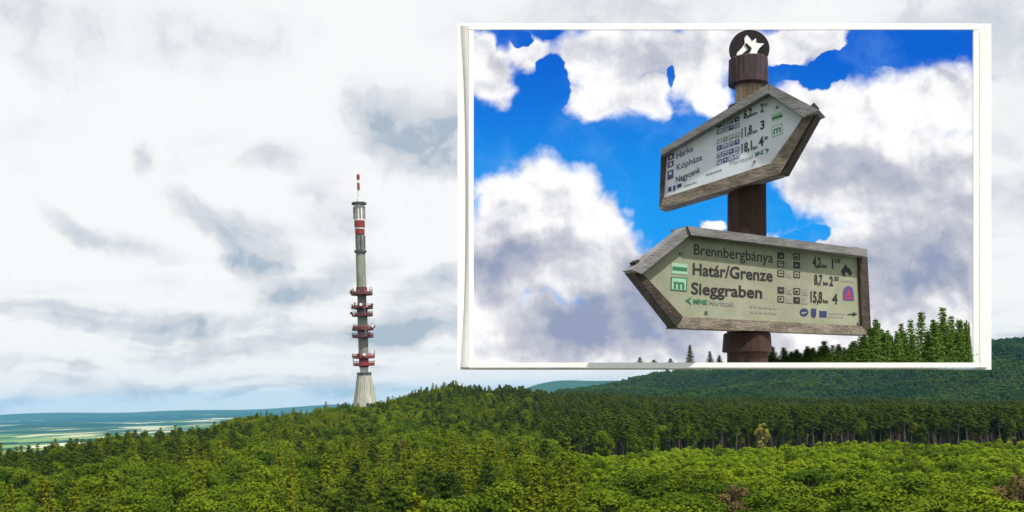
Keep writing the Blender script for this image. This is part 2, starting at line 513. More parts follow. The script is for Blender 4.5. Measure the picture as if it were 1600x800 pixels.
SPECIAL = [
    (1188, 398, 1.30, 'pale', 'slim pale yellow tree standing out before the dark pine trunks'),
    (1142, 176, .85, 'brown', 'small rusty brown tree at the bottom edge in front of the young stand'),
    (1586, 160, .98, 'brown', 'dry brown tree in the bottom right corner'),
    (625, 430, 1.15, 'brown', 'reddish brown crown among green trees below the tower'),
    (40, 182, 1.0, 'brown', 'brownish tree in the bottom left corner'),
    (430, 166, 1.05, 'brown', 'brown crown at the bottom edge left of the tower'),
]
plan = {k: [] for k in KINDS}


def put(key, X, Y, S, sxy=None):
    keep = np.ones(len(X), bool)
    for (x_, y_, h_, k_, l_) in SPECIAL:
        rel = (X - (x_ - 800) / F * Y)
        keep &= ~((np.abs(rel) < 4.2) & (Y < y_ + 4) & (Y > y_ - (22 if k_ == 'brown' else 9)))
    X, Y, S = X[keep], Y[keep], S[keep]
    sxy = None if sxy is None else sxy[keep]
    Z = ground_z(X, Y)
    n = len(X)
    st = np.stack([X, Y, Z, S, S if sxy is None else sxy, rs.uniform(0, 6.28, n), rs.randint(0, len(KINDS[key][0]), n)], 1)
    plan[key].append(st)


p = np.concatenate([jgrid(95, 255, -.56, .56, 8.8), jgrid(255, 420, -.56, .56, 7.5), jgrid(420, 1010, -.56, .56, 6.9)])
X, Y = p[:, 0], p[:, 1]
xp = 800 + F * X / Y
n1 = vnoise(X + 5000, Y, 38, 1); n2 = vnoise(X + 5000, Y + 300, 60, 2); n3 = rs.rand(len(X))
edge = 850 + 130 * (vnoise(X + 5000, Y, 22, 3) - .5) + 60 * (rs.rand(len(X)) - .5)
right = xp > edge
front = Y < 228 + 34 * (vnoise(X + 5000, Y, 40, 4) - .5) + np.clip((xp - 1300) / 300, -1, 1) * -6
clear = np.hypot(X - TOWX, Y - TOWY) > 13
clear &= ~((np.abs(X - TOWX) < 8) & (Y < TOWY) & (Y > TOWY - 30))
# the left hill and the near belt: mixed wood
mixed = clear & (~right | front)
islarch = mixed & (((n1 > .62) & (n3 < .6)) | (n3 < .05)) & ~right
ispine = mixed & ~islarch & ~right & ((n2 > .60) & (n3 < .75) | ((Y > 560) & (n3 < np.where(xp < 640, .12, .42))) | (n3 > .93))
isoak = mixed & ~islarch & ~ispine
sc = rs.uniform(.62, 1.14, len(X))
scR = np.where(right & front, .70, 1.0)
hgt = np.where(xp < 560, 1.0, 1.0)
put('oak', X[isoak], Y[isoak], (sc * scR)[isoak], (sc * np.where(right & front, .92, 1.0) * np.where(Y < 255, 1.22, 1.0))[isoak])
put('larch', X[islarch], Y[islarch], sc[islarch] * 1.02)
put('pine', X[ispine], Y[ispine], sc[ispine] * .86)
# the pine stand on the right
p = jgrid(432, 1010, 0.0, .56, 4.5)
X, Y = p[:, 0], p[:, 1]
xp = 800 + F * X / Y
k = (xp > 815 + 150 * (vnoise(X + 5000, Y, 22, 3) - .5)) & (Y > 432 + 10 * vnoise(X + 5000, Y, 30, 6))
ok_ = k & (rs.rand(len(X)) < np.clip((1120 - xp) / 480, .13, .55)); k &= ~ok_
put('pine', X[k], Y[k], rs.uniform(.70, 1.16, k.sum()))
put('oak', X[ok_], Y[ok_], rs.uniform(.8, 1.1, ok_.sum()), rs.uniform(.55, .8, ok_.sum()))
# the bright young stand in front of it
p = jgrid(220, 430, 0.0, .56, 2.7)
X, Y = p[:, 0], p[:, 1]
xp = 800 + F * X / Y
k = (xp > 850 + 150 * (vnoise(X + 5000, Y, 22, 3) - .5)) & (Y > 232 + 34 * (vnoise(X + 5000, Y, 40, 4) - .5))
dk = k & (vnoise(X + 5000, Y, 16, 8) > .74 - .10 * (xp > 1350)) & (Y < 400)
k &= ~dk
yng = rs.uniform(.62, 1.12, len(X)) * (0.75 + .5 * vnoise(X + 5000, Y, 14, 9)) * np.where(Y > 405, .7, 1)
put('young', X[k], Y[k], yng[k])
put('oak', X[dk][::4], Y[dk][::4], rs.uniform(.40, .60, len(X[dk][::4])), rs.uniform(.45, .75, len(X[dk][::4])))
# far hill
p = jgrid(1350, 3150, -0.02, .56, 11.0)
X, Y = p[:, 0], p[:, 1]
xp = 800 + F * X / Y
k = (vnoise(X + 50000, Y, 120, 12) < .985)
put('far', X[k], Y[k], rs.uniform(.7, 1.15, k.sum()))


def at_canopy(x, yb):
    """ground point of a tree standing at picture column x at depth yb"""
    return (x - 800) / F * yb, yb


GN = bpy.data.node_groups.new('scatter', 'GeometryNodeTree')
GN.interface.new_socket('Geometry', in_out='INPUT', socket_type='NodeSocketGeometry')
GN.interface.new_socket('Stand', in_out='INPUT', socket_type='NodeSocketCollection')
GN.interface.new_socket('Geometry', in_out='OUTPUT', socket_type='NodeSocketGeometry')
g = NT(GN)
gi = g.new('NodeGroupInput')
ci = g.new('GeometryNodeCollectionInfo', {'Collection': gi.outputs[1], 'Separate Children': True, 'Reset Children': True})


def attr(nm, dt):
    nd = g.new('GeometryNodeInputNamedAttribute', {'Name': nm}, data_type=dt)
    return nd.outputs[0]


e2r = g.new('FunctionNodeEulerToRotation', {0: attr('rot', 'FLOAT_VECTOR')})
iop = g.new('GeometryNodeInstanceOnPoints', {'Points': gi.outputs[0], 'Instance': ci.outputs[0], 'Pick Instance': True,
                                             'Instance Index': attr('which', 'INT'), 'Rotation': e2r.outputs[0], 'Scale': attr('size', 'FLOAT_VECTOR')})
go = g.new('NodeGroupOutput', {0: iop.outputs[0]})
GN_KEY = [s for s in GN.interface.items_tree if s.name == 'Stand'][0].identifier


def scatter(name, arr, coll, label, cat):
    n = len(arr)
    me = bpy.data.meshes.new(name)
    me.from_pydata(arr[:, :3].tolist(), [], [])
    a = me.attributes.new('rot', 'FLOAT_VECTOR', 'POINT')
    rot = np.zeros((n, 3)); rot[:, 2] = arr[:, 5]; rot[:, 0] = rs.normal(0, .03, n); rot[:, 1] = rs.normal(0, .03, n)
    a.data.foreach_set('vector', rot.ravel())
    a = me.attributes.new('size', 'FLOAT_VECTOR', 'POINT')
    a.data.foreach_set('vector', np.stack([arr[:, 4], arr[:, 4], arr[:, 3]], 1).ravel())
    a = me.attributes.new('which', 'INT', 'POINT')
    a.data.foreach_set('value', arr[:, 6].astype(np.int32))
    o = link(bpy.data.objects.new(name, me))
    md = o.modifiers.new('scatter', 'NODES')
    md.node_group = GN
    md[GN_KEY] = coll
    return tag(o, label, cat, kind='stuff')


def single(name, key, row, label, cat, group=None):
    lst, _ = KINDS[key]
    tm, cm = lst[int(row[6]) % len(lst)]
    r = bpy.data.objects.new(name, None)
    r.location = row[:3]
    r.rotation_euler = (rs.normal(0, .03), rs.normal(0, .03), row[5])
    r.scale = (row[4], row[4], row[3])
    COL.objects.link(r)
    for nm, me in (('trunk', tm), ('crown', cm)):
        o = bpy.data.objects.new(nm, me)
        COL.objects.link(o)
        o.parent = r
    return tag(r, label, cat, group)


def in_view(arr, h):
    xp_ = 800 + F * arr[:, 0] / arr[:, 1]
    top = PY + (800 - xp_) * .0306 - F * (arr[:, 2] + h * arr[:, 3]) / arr[:, 1]
    return (xp_ > -25) & (xp_ < 1625) & (top < 806)


SPEC = {
    'oak': ('broadleaf_tree', 13, 'rounded green broadleaf tree', 'broadleaf trees of the near wood', 'mixed_wood', 'dense mid-green broadleaf wood covering the hill below the tower'),
    'young': ('young_tree', 6, 'low bright young tree', 'young trees in the bright stand', 'young_wood', 'bright light-green thicket of young trees in front of the pine trunks'),
    'pine': ('pine_tree', 16, 'dark pine with bare trunk', 'dark pines of the wood', 'pine_wood', 'dark pine wood reaching back to the ridge'),
    'larch': ('larch_tree', 14, 'cone-shaped yellow-green larch', 'yellow-green larches among the broadleaf trees', 'larch_wood', 'distant scattered yellow-green larches on the hillside'),
}
for key, (nm, h, lab, grp, snm, slab) in SPEC.items():
    arr = np.concatenate(plan[key])
    vis = in_view(arr, h)
    order = np.argsort(np.where(vis, arr[:, 1], 1e9))
    if key == 'pine':          # the pines that show largest: the front row of the stand, and the near ones
        order = np.argsort(np.where(vis, arr[:, 1], 1e9))
    pick = order[:295]
    pick = pick[vis[pick]]
    rest = np.ones(len(arr), bool); rest[pick] = False
    for r_ in arr[pick]:
        xs_ = 800 + F * r_[0] / r_[1]
        zone = 'in the far left of the picture' if xs_ < 230 else 'left of the tower' if xs_ < 520 else 'below the tower' if xs_ < 640 else 'between the tower and the frame' if xs_ < 735 else \
            'below the left end of the frame' if xs_ < 950 else 'below the middle of the frame' if xs_ < 1250 else 'below the right end of the frame'
        ys_ = PY + (800 - xs_) * .0306 - F * (r_[2] + h * r_[3]) / r_[1]
        zone2 = 'at the bottom edge, ' if ys_ > 765 else 'near the bottom, ' if ys_ > 735 else ''
        single(nm, key, r_, lab + ', ' + zone2 + zone, 'tree', grp)
    if rest.any():
        scatter(snm, arr[rest], KINDS[key][1], slab, 'wood')
scatter('far_wood', np.concatenate(plan['far']), KINDS['far'][1], 'blue-green wood covering the far hill on the right', 'wood')

for (x, yb, hs, key, lab) in SPECIAL:
    X_, Y_ = at_canopy(x, yb)
    single({'pale': 'pale_tree', 'brown': 'dry_tree'}[key], key, [X_, Y_, gz(X_, Y_), hs, hs, x * 1.3, 0], lab, 'tree')

# ------------------------------------------------------------------ the tower
M['concrete'] = simple_mat('tower_concrete', (0.40, 0.40, 0.34), 0.85, 0.14, 0.12, stretch=(1, 1, .25))
M['shaftgrey'] = simple_mat('tower_shaft_concrete', (0.25, 0.265, 0.21), 0.9, 0.2, 0.12, stretch=(1, 1, .25))
M['steel'] = simple_mat('tower_grey_steel', (0.17, 0.185, 0.165), 0.7, 0.15, 0.3)
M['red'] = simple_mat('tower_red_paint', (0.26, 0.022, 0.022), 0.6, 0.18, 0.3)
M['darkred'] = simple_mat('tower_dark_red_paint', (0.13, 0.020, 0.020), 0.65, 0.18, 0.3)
M['white'] = simple_mat('tower_white_paint', (0.74, 0.74, 0.70), 0.5, 0.06, 0.3)
M['darksteel'] = simple_mat('tower_dark_steel', (0.07, 0.075, 0.075), 0.6, 0.15, 0.3)
TS = 780.0 / F
HY = PY + (800 - 570) * math.tan(ROLL)


def th_(y):
    return (HY - y) * TS


def lathe(name, prof, mat, parent, n=32, off=(0, 0)):
    vs, fs = [], []
    for (z, r) in prof:
        for i in range(n):
            a = 2 * math.pi * i / n
            vs.append((off[0] + r * math.cos(a), off[1] + r * math.sin(a), z))
    for k in range(len(prof) - 1):
        for i in range(n):
            j = (i + 1) % n
            fs.append((k * n + i, k * n + j, (k + 1) * n + j, (k + 1) * n + i))
    fs.append(tuple(range(n - 1, -1, -1)))
    fs.append(tuple((len(prof) - 1) * n + i for i in range(n)))
    o = mesh_obj(name, vs, fs, mat, parent)
    return o


tz0 = gz(TOWX, TOWY)
tower = empty('transmission_tower', (TOWX, TOWY, tz0))
tag(tower, 'tall concrete transmission tower with red and white bands and ringed platforms above the wood', 'tower')


def Z(y):
    return th_(y) - tz0


hw = TS / 2
cone = lathe('base', [(-3, 40 * hw), (Z(636), 36 * hw), (Z(612), 28 * hw), (Z(584), 20 * hw)], M['concrete'], tower, 16)
for i in range(8):      # vertical ribs on the cone
    a = 2 * math.pi * i / 8 + .2
    vs, fs = [], []
    tube(vs, fs, [(math.cos(a) * 38 * hw, math.sin(a) * 38 * hw, Z(640)), (math.cos(a) * 20.4 * hw, math.sin(a) * 20.4 * hw, Z(584.5))], [.55, .35], 4)
    mesh_obj('rib', vs, fs, M['concrete'], cone)
lathe('collar_ring', [(Z(585), 20.8 * hw), (Z(585), 23 * hw), (Z(582), 23 * hw), (Z(582), 20 * hw)], M['darksteel'], tower)
lathe('shaft', [(Z(582), 13 * hw), (Z(574), 13 * hw)], M['white'], tower)
lathe('shaft', [(Z(574), 15 * hw), (Z(556), 15 * hw)], M['red'], tower)
lathe('shaft', [(Z(556), 15.5 * hw), (Z(528), 15.5 * hw)], M['shaftgrey'], tower)
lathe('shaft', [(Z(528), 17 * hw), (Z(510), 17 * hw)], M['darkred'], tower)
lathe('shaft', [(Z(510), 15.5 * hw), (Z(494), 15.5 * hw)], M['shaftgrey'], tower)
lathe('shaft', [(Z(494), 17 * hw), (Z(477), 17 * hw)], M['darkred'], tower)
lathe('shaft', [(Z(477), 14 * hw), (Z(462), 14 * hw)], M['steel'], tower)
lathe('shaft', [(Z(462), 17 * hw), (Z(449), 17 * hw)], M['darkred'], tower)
lathe('shaft', [(Z(449), 15.4 * hw), (Z(393), 14.6 * hw)], M['shaftgrey'], tower)
lathe('collar_ring', [(Z(394.5), 12 * hw), (Z(394.5), 19 * hw), (Z(391), 19 * hw), (Z(391), 12 * hw)], M['darksteel'], tower)
lathe('shaft', [(Z(391), 13.2 * hw), (Z(366), 13.2 * hw)], M['steel'], tower)
lathe('band', [(Z(366), 15 * hw), (Z(358), 15 * hw)], M['red'], tower)
lathe('band', [(Z(358), 14.6 * hw), (Z(355), 14.6 * hw)], M['white'], tower)
lathe('band', [(Z(355), 16.5 * hw), (Z(345), 16.5 * hw)], M['red'], tower)
lathe('band', [(Z(345), 16 * hw), (Z(320), 15.6 * hw)], M['white'], tower)
lathe('top_platform', [(Z(320), 12 * hw), (Z(319.5), 23 * hw), (Z(316.5), 23 * hw), (Z(316), 8 * hw)], M['darksteel'], tower)
lathe('antenna_mast', [(Z(317), 5.5 * hw), (Z(310), 5 * hw), (Z(308), 3.6 * hw), (Z(297), 3.4 * hw)], M['white'], tower, 12)
lathe('antenna_mast', [(Z(297), 4 * hw), (Z(286), 4 * hw)], M['red'], tower, 12)
lathe('antenna_mast', [(Z(286), 3.6 * hw), (Z(280), 3.6 * hw)], M['white'], tower, 12)
lathe('antenna_mast', [(Z(280), 5.2 * hw), (Z(274), 5.0 * hw), (Z(271.5), 2.5 * hw)], M['red'], tower, 12)
# dark slotted panel aerials round the upper drum and the steel neck
for i in range(10):
    a = 2 * math.pi * i / 10
    for (y0, y1, rr, mt) in ((342, 323, 16.8, 'steel'), (389, 368, 14.2, 'darksteel')):
        if mt == 'darksteel' and i % 2:
            continue
        vs, fs = [], []
        tube(vs, fs, [(math.cos(a) * rr * hw, math.sin(a) * rr * hw, Z(y0)), (math.cos(a) * rr * hw, math.sin(a) * rr * hw, Z(y1))], [.55, .55], 4)
        mesh_obj('panel_aerial', vs, fs, M[mt], tower)


def platform(y, wpx, mat, rail, aer):
    z = Z(y)
    r = wpx * hw
    o = lathe('platform', [(z - 1.0, 14 * hw), (z - .95, r), (z + .85, r), (z + .9, 14 * hw)], mat, tower, 32)
    n = 20
    vs, fs = [], []
    for hgt_ in (1.1, 2.2):
        pts = [(math.cos(2 * math.pi * i / n) * r * .98, math.sin(2 * math.pi * i / n) * r * .98, z + hgt_) for i in range(n + 1)]
        tube(vs, fs, pts, [.13] * (n + 1), 4)
    for i in range(n):
        a = 2 * math.pi * i / n
        tube(vs, fs, [(math.cos(a) * r * .98, math.sin(a) * r * .98, z + .3), (math.cos(a) * r * .98, math.sin(a) * r * .98, z + 2.25)], [.12, .12], 4)
    mesh_obj('railing', vs, fs, rail, o)
    rnd = random.Random(int(y))
    for i in range(aer):
        a = rnd.uniform(0, 6.28)
        hh = rnd.uniform(2.5, 5.0)
        vs, fs = [], []
        c, s = math.cos(a) * r * 1.02, math.sin(a) * r * 1.02
        tube(vs, fs, [(c, s, z - .3), (c, s, z + hh)], [.28, .28], 5)
        mesh_obj('aerial', vs, fs, M['white'] if rnd.random() < .35 else M['steel'], o)
    for i in range(max(0, aer - 3)):      # dish drums
        a = rnd.uniform(0, 6.28)
        d = Vector((math.cos(a), math.sin(a), 0))
        b = d * r * .99 + Vector((0, 0, z + 1.5))
        vs, fs = [], []
        tube(vs, fs, [tuple(b), tuple(b + d * .4), tuple(b + d * 1.1)], [.5, 1.0, 1.05], 12)
        mesh_obj('dish', vs, fs, M['white'] if i % 2 else M['darkred'], o)


platform(569.5, 33, M['red'], M['red'], 3)
platform(558, 34, M['red'], M['red'], 5)
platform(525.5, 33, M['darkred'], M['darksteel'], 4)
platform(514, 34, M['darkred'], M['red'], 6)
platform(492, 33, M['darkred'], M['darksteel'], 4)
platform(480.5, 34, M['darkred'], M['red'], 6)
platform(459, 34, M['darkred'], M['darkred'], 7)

# ------------------------------------------------------------------ the white framed picture panel with the signpost before it
D0 = 5.15                     # depth of the post axis
DB = 5.44                     # depth of the sky print
MPX = D0 / F


def P(x, y, d):
    return (FW + RT * ((x - 800) / F) + UP * ((PY - y) / F)) * d


def prism(name, front, back, mat, parent, smooth=False):
    n = len(front)
    vs = list(front) + list(back)
    fs = [tuple(range(n)), tuple(range(2 * n - 1, n - 1, -1))]
    fs += [(i, i + n, (i + 1) % n + n, (i + 1) % n) for i in range(n)]
    me = bpy.data.meshes.new(name)
    me.from_pydata([tuple(v) for v in vs], [], fs)
    bm_ = bmesh.new(); bm_.from_mesh(me)
    bmesh.ops.recalc_face_normals(bm_, faces=bm_.faces)
    bm_.to_mesh(me); bm_.free()
    me.materials.append(mat)
    return link(bpy.data.objects.new(name, me), parent)


def slab(name, rect, d0, d1, mat, parent):
    """upright slab: picture rectangle at depth d0, carried straight back to d1"""
    x0, y0, x1, y1 = rect
    fr = [P(x0, y1, d0), P(x1, y1, d0), P(x1, y0, d0), P(x0, y0, d0)]
    return prism(name, fr, [v + FW * (d1 - d0) for v in fr], mat, parent)


M['paper'] = simple_mat('white_lacquer', (0.90, 0.90, 0.90), 0.5, 0.015, 2.0)
M['curlshade'] = simple_mat('curl_shadow_grey', (0.80, 0.79, 0.78), 0.8, 0.05, 3.0)

# sky print: blue sky with cumulus, given its own glow so no shadows show
m, t = mat_new('sky_print')
uv = t.new('ShaderNodeUVMap').outputs[0]
wn = t.vmath('SUBTRACT', t.noise(uv, 15.0, 5, 0.52, out='Color'), (0.5, 0.5, 0.5))
wn2 = t.vmath('SUBTRACT', t.noise(uv, 6.0, 3, 0.5, out='Color'), (0.5, 0.5, 0.5))
uq = t.vmath('ADD', uv, t.vmath('MULTIPLY', wn, (0.070, 0.070, 0)))
uq = t.vmath('ADD', uq, t.vmath('MULTIPLY', wn2, (0.03, 0.03, 0)))
CL = [  # cloud bodies (picture pixels): x, y, rx, ry, rot
    (770, 120, 42, 60, 10), (830, 82, 48, 36, 0), (745, 75, 30, 40, 0), (960, 85, 110, 60, 0), (955, 140, 78, 52, 0), (1010, 150, 40, 42, 0), (1085, 100, 70, 80, 0), (1110, 160, 40, 30, 0),
    (1100, 70, 200, 40, 0), (1240, 65, 90, 42, -10), (1290, 85, 40, 50, 0),
    (845, 315, 72, 82, 0), (785, 330, 55, 62, 0), (905, 330, 58, 82, 0), (945, 360, 45, 62, 0), (860, 400, 140, 80, 0), (960, 430, 80, 70, 0), (760, 420, 90, 110, 0), (1000, 460, 90, 60, 0),
    (860, 520, 220, 75, 0), (1080, 480, 120, 90, 0), (1110, 358, 22, 16, 0),
    (1240, 200, 55, 80, 0), (1310, 200, 90, 90, 0), (1390, 180, 90, 80, 0), (1480, 160, 75, 72, 0), (1420, 280, 170, 130, 0), (1270, 280, 70, 60, 0), (1500, 330, 90, 160, 0), (1400, 420, 200, 110, 0), (1220, 400, 60, 36, 0), (1300, 500, 320, 75, 0), (860, 570, 300, 60, 0), (1200, 575, 400, 60, 0),
]
HO = [  # blue gaps
    (820, 62, 22, 16, 0), (868, 125, 22, 40, 15), (1045, 122, 9, 20, 0), (1213, 322, 16, 12, 0), (1258, 366, 34, 16, 0), (1190, 345, 12, 22, 0), (1400, 62, 70, 30, -8), (1300, 108, 60, 22, -25), (1225, 112, 25, 18, 0)]
body = None
for (x, y, rx, ry, rot) in CL:
    b = t.blob(uq, x / 1000, y / 1000, rx / 1000, ry / 1000, R(rot))
    body = b if body is None else t.math('SMOOTH_MAX', body, b, 0.12)
hole = None
for (x, y, rx, ry, rot) in HO:
    b = t.blob(uq, x / 1000, y / 1000, rx / 1000, ry / 1000, R(rot))
    hole = b if hole is None else t.math('MAXIMUM', hole, b)
fb = t.noise(uv, 20.0, 8, 0.56, 0.2)
dens = t.math('ADD', body, t.math('MULTIPLY', t.math('SUBTRACT', fb, 0.5), 0.75))
dens = t.math('SUBTRACT', dens, t.math('MULTIPLY', t.smooth(hole, -0.25, 0.45), 1.6))
mask = t.smooth(dens, -0.06, 0.36)
GR = [  # grey bellies
    (850, 415, 150, 52, 0, .85), (760, 405, 60, 40, 0, .7), (960, 485, 130, 55, -20, 1.0), (860, 505, 90, 40, -20, .7), (1040, 520, 130, 40, 0, .65), (780, 470, 60, 30, 0, .6),
    (1400, 300, 150, 48, 10, .8), (1330, 280, 80, 40, 0, .6), (1460, 380, 110, 60, 0, .95), (1400, 440, 120, 50, 0, .75), (1250, 410, 90, 30, 0, .5), (1500, 290, 50, 60, 0, .5),
    (905, 75, 60, 25, 0, .5), (1060, 85, 90, 36, 0, .6), (1000, 110, 40, 30, 0, .3), (1270, 75, 70, 40, 0, .45), (800, 95, 40, 25, 0, .45), (960, 545, 200, 30, 0, .35), (1420, 500, 100, 25, 0, .3)]
gsum = None
for (x, y, rx, ry, rot, st) in GR:
    b = t.math('MULTIPLY', t.smooth(t.blob(uq, x / 1000, y / 1000, rx / 1000, ry / 1000, R(rot)), -0.75, 1.0), st)
    gsum = b if gsum is None else t.math('ADD', gsum, b)
uo = t.vmath('ADD', uv, (0.007, -0.010, 0))
fb2 = t.noise(uo, 16.0, 5, 0.5, 0.2)
fb0 = t.noise(uv, 16.0, 5, 0.5, 0.2)
fl1 = t.noise(uq, 8.0, 5, 0.55); fl2 = t.noise(t.vmath('ADD', uq, (0.014, -0.022, 0)), 8.0, 5, 0.55)
relief = t.math('ADD', t.math('MULTIPLY', t.math('SUBTRACT', fb2, fb0), 1.7), t.math('MULTIPLY', t.math('SUBTRACT', fl2, fl1), 2.6))
gs = t.math('ADD', t.math('MULTIPLY', gsum, t.smooth(fl1, 0.3, 0.7, 0.35, 1.2)), t.math('MULTIPLY', relief, 0.75))
gs = t.math('ADD', gs, 0.06)
cc = t.mix(t.smooth(gs, -0.06, 0.72), (0.90, 0.895, 0.90), (0.50, 0.51, 0.58))
cc = t.mix(t.smooth(gs, 0.55, 1.25), cc, (0.27, 0.32, 0.45))
su = t.new('ShaderNodeSeparateXYZ', {0: uv})
blue = t.mix(t.smooth(su.outputs[1], 0.05, 0.38), (0.005, 0.110, 0.58), (0.014, 0.30, 0.80))
blue = t.mix(t.smooth(t.noise(uv, 9.0, 5, 0.6), 0.45, 0.75, 0, .25), blue, (0.20, 0.45, 0.85))
fin = t.mix(mask, blue, cc)
em = t.new('ShaderNodeEmission', {'Color': fin, 'Strength': 0.95})
t.new('ShaderNodeOutputMaterial', {'Surface': em.outputs[0]})
sv = [P(734, 575, DB), P(1526, 575, DB), P(1526, 41, DB), P(734, 41, DB)]
skyo = mesh_obj('sky', sv, [(0, 1, 2, 3)], m)
ul = skyo.data.uv_layers.new(name='UVMap')
for li, (a_, b_) in enumerate([(734, 575), (1526, 575), (1526, 41), (734, 41)]):
    ul.data[li].uv = (a_ / 1000, b_ / 1000)
tag(skyo, 'deep blue sky with white cumulus clouds inside the white frame', 'sky', kind='structure')

frame = empty('picture_frame', P(1130, 575, DB))
tag(frame, 'wide white rectangular frame round the blue sky and the wooden signpost', 'frame')
fl = frame.location.copy()


def child_fix(o):
    o.location = -fl
    return o


DR = DB - 0.014
child_fix(slab('top_rail', (732, 39, 1530, 46), DR, DB + .0055, M['paper'], frame))
child_fix(slab('side_rail', (732, 46.1, 740, 574), DR + .001, DB + .0055, M['paper'], frame))
child_fix(slab('side_rail', (1521, 46.1, 1530, 574), DR + .001, DB + .0055, M['paper'], frame))
DL = 4.99
o = child_fix(slab('ledge', (731.5, 566.5, 1530.5, 574), DL, DL + .03, M['paper'], frame))
zb = [P(731.5, 567.5, DL), P(1530.5, 567.5, DL), P(1530.5, 571, DL), P(731.5, 571, DL)]
prism('ledge_board', [v + FW * .0305 for v in zb], [v + FW * (DB + .0055 - DL) for v in zb], M['paper'], frame).location = -fl
child_fix(slab('back_card', (715, 37, 1549, 577.5), DB + .006, DB + .03, M['paper'], frame))
# grey curled strips standing in for the print's side shadows, wider at both ends
for side, xin, sg in (('left', 731.5, -1), ('right', 1530.5, 1)):
    vs, fs = [], []
    ny, nx = 24, 8
    for i in range(ny + 1):
        v = i / ny
        bow = 3.0 + 9.0 * abs(2 * v - 1) ** 2.2
        for j in range(nx + 1):
            u = j / nx
            vs.append(P(xin + sg * bow * u, 40 + v * (574 - 40), DB - .010 + .014 * u * u))
    for i in range(ny):
        for j in range(nx):
            a = i * (nx + 1) + j
            fs.append((a, a + 1, a + nx + 2, a + nx + 1))
    o = mesh_obj('curl_shadow', vs, fs, M['curlshade'], frame, True)
    o.location = -fl

# ---- signpost
M['postwood'] = simple_mat('dark_post_wood', (0.045, 0.018, 0.011), 0.9, 0.32, 9.0, bump=0.5, stretch=(3, 3, .35))
M['capwood'] = simple_mat('weathered_cap_wood', (0.060, 0.034, 0.040), 0.8, 0.35, 12.0, bump=0.5, col2=(0.022, 0.012, 0.016), stretch=(3, 3, .3))
M['palewood'] = simple_mat('pale_bare_wood', (0.36, 0.28, 0.19), 0.8, 0.25, 10.0, bump=0.4, stretch=(3, 3, .3))
M['railwood'] = simple_mat('grey_weathered_rail', (0.23, 0.195, 0.155), 0.85, 0.22, 7.0, bump=0.4, col2=(0.095, 0.075, 0.058), stretch=(1.2, 3, 5))
M['darkrail'] = simple_mat('dark_brown_rail', (0.062, 0.045, 0.034), 0.85, 0.25, 7.0, bump=0.4, col2=(0.022, 0.016, 0.012), stretch=(3, 3, 3))
M['capgrey'] = simple_mat('grey_board_cap', (0.20, 0.20, 0.205), 0.7, 0.16, 6.0, bump=0.25, col2=(0.115, 0.112, 0.112), stretch=(1, 2, 4))
M['panelw'] = simple_mat('pale_sign_sheet', (0.62, 0.66, 0.73), 0.45, 0.04, 3.5, col2=(0.50, 0.54, 0.60))
M['panelg'] = simple_mat('shaded_cream_sheet', (0.31, 0.32, 0.235), 0.5, 0.06, 3.0, col2=(0.235, 0.25, 0.17))  # cream sheet, toned darker in place of shade on the lower board
M['ink'] = simple_mat('black_ink', (0.018, 0.018, 0.020), 0.6, 0.05)
M['green'] = simple_mat('green_ink', (0.02, 0.16, 0.07), 0.6, 0.05)
M['palegreen'] = simple_mat('pale_green_ink', (0.30, 0.50, 0.36), 0.6, 0.05)
M['violet'] = simple_mat('violet_ink', (0.085, 0.06, 0.22), 0.6, 0.05)
M['navy'] = simple_mat('navy_ink', (0.022, 0.030, 0.11), 0.6, 0.05)
M['redink'] = simple_mat('red_ink', (0.40, 0.03, 0.05), 0.6, 0.05)
M['greyink'] = simple_mat('grey_ink', (0.24, 0.25, 0.22), 0.6, 0.05)
M['whitemet'] = simple_mat('white_enamel', (0.85, 0.85, 0.85), 0.5, 0.02)
M['blackmet'] = simple_mat('black_enamel', (0.010, 0.008, 0.010), 0.95, 0.05)
M['bolt'] = simple_mat('bolt_steel', (0.10, 0.10, 0.10), 0.5, 0.1)

XC = 1167
base_pt = P(XC, 569.5, D0)
post = empty('signpost', base_pt)
tag(post, 'round dark brown wooden signpost with a black disc emblem on top', 'signpost')


def cyl(name, xc, y0, y1, r0, r1, mat, parent, d=D0, rim=0.0, n=40, seed=0):
    """upright round piece from picture row y0 (top) to y1 (bottom)"""
    rnd = random.Random(seed)
    vs, fs = [], []
    c1_ = P(xc, y1, d); c0_ = P(xc, y0, d)
    prof = [(0, r1 - rim), (0.04, r1), (.5, (r0 + r1) / 2), (0.96, r0), (1, r0 - rim)]
    wob = [1 + rnd.uniform(-.018, .018) for _ in range(n)]
    for (f, r) in prof:
        c = c1_.lerp(c0_, f)
        for i in range(n):
            a = 2 * math.pi * i / n
            vs.append(c + (RT * math.cos(a) + FW * math.sin(a)) * r * MPX * wob[i])
    for k in range(len(prof) - 1):
        for i in range(n):
            j = (i + 1) % n
            fs.append((k * n + i, k * n + j, (k + 1) * n + j, (k + 1) * n + i))
    fs.append(tuple(range(n - 1, -1, -1)))
    fs.append(tuple((len(prof) - 1) * n + i for i in range(n)))
    o = mesh_obj(name, [v - base_pt for v in vs], fs, mat, parent)
    return o


cyl('shaft', 1167, 166, 522, 29, 30.5, M['postwood'], post, seed=1)
cyl('shaft', 1168, 551, 569, 31, 31, M['postwood'], post, seed=5)
cyl('neck', 1170, 128, 165.5, 21, 21, M['palewood'], post, seed=2)
capo = cyl('cap', 1169.5, 92, 134, 30, 31, M['capwood'], post, rim=2, seed=3)
cyl('collar', 1167, 520.5, 550.5, 36, 38, M['postwood'], post, rim=2, seed=4)
# emblem disc
disc = []
for i in range(48):
    a = 2 * math.pi * i / 48
    disc.append(P(1171.5 + 31 * math.cos(a), 76 - 29.5 * math.sin(a), D0 - .012) - base_pt)
em_o = prism('emblem', disc, [v + FW * .024 for v in disc], M['blackmet'], post)


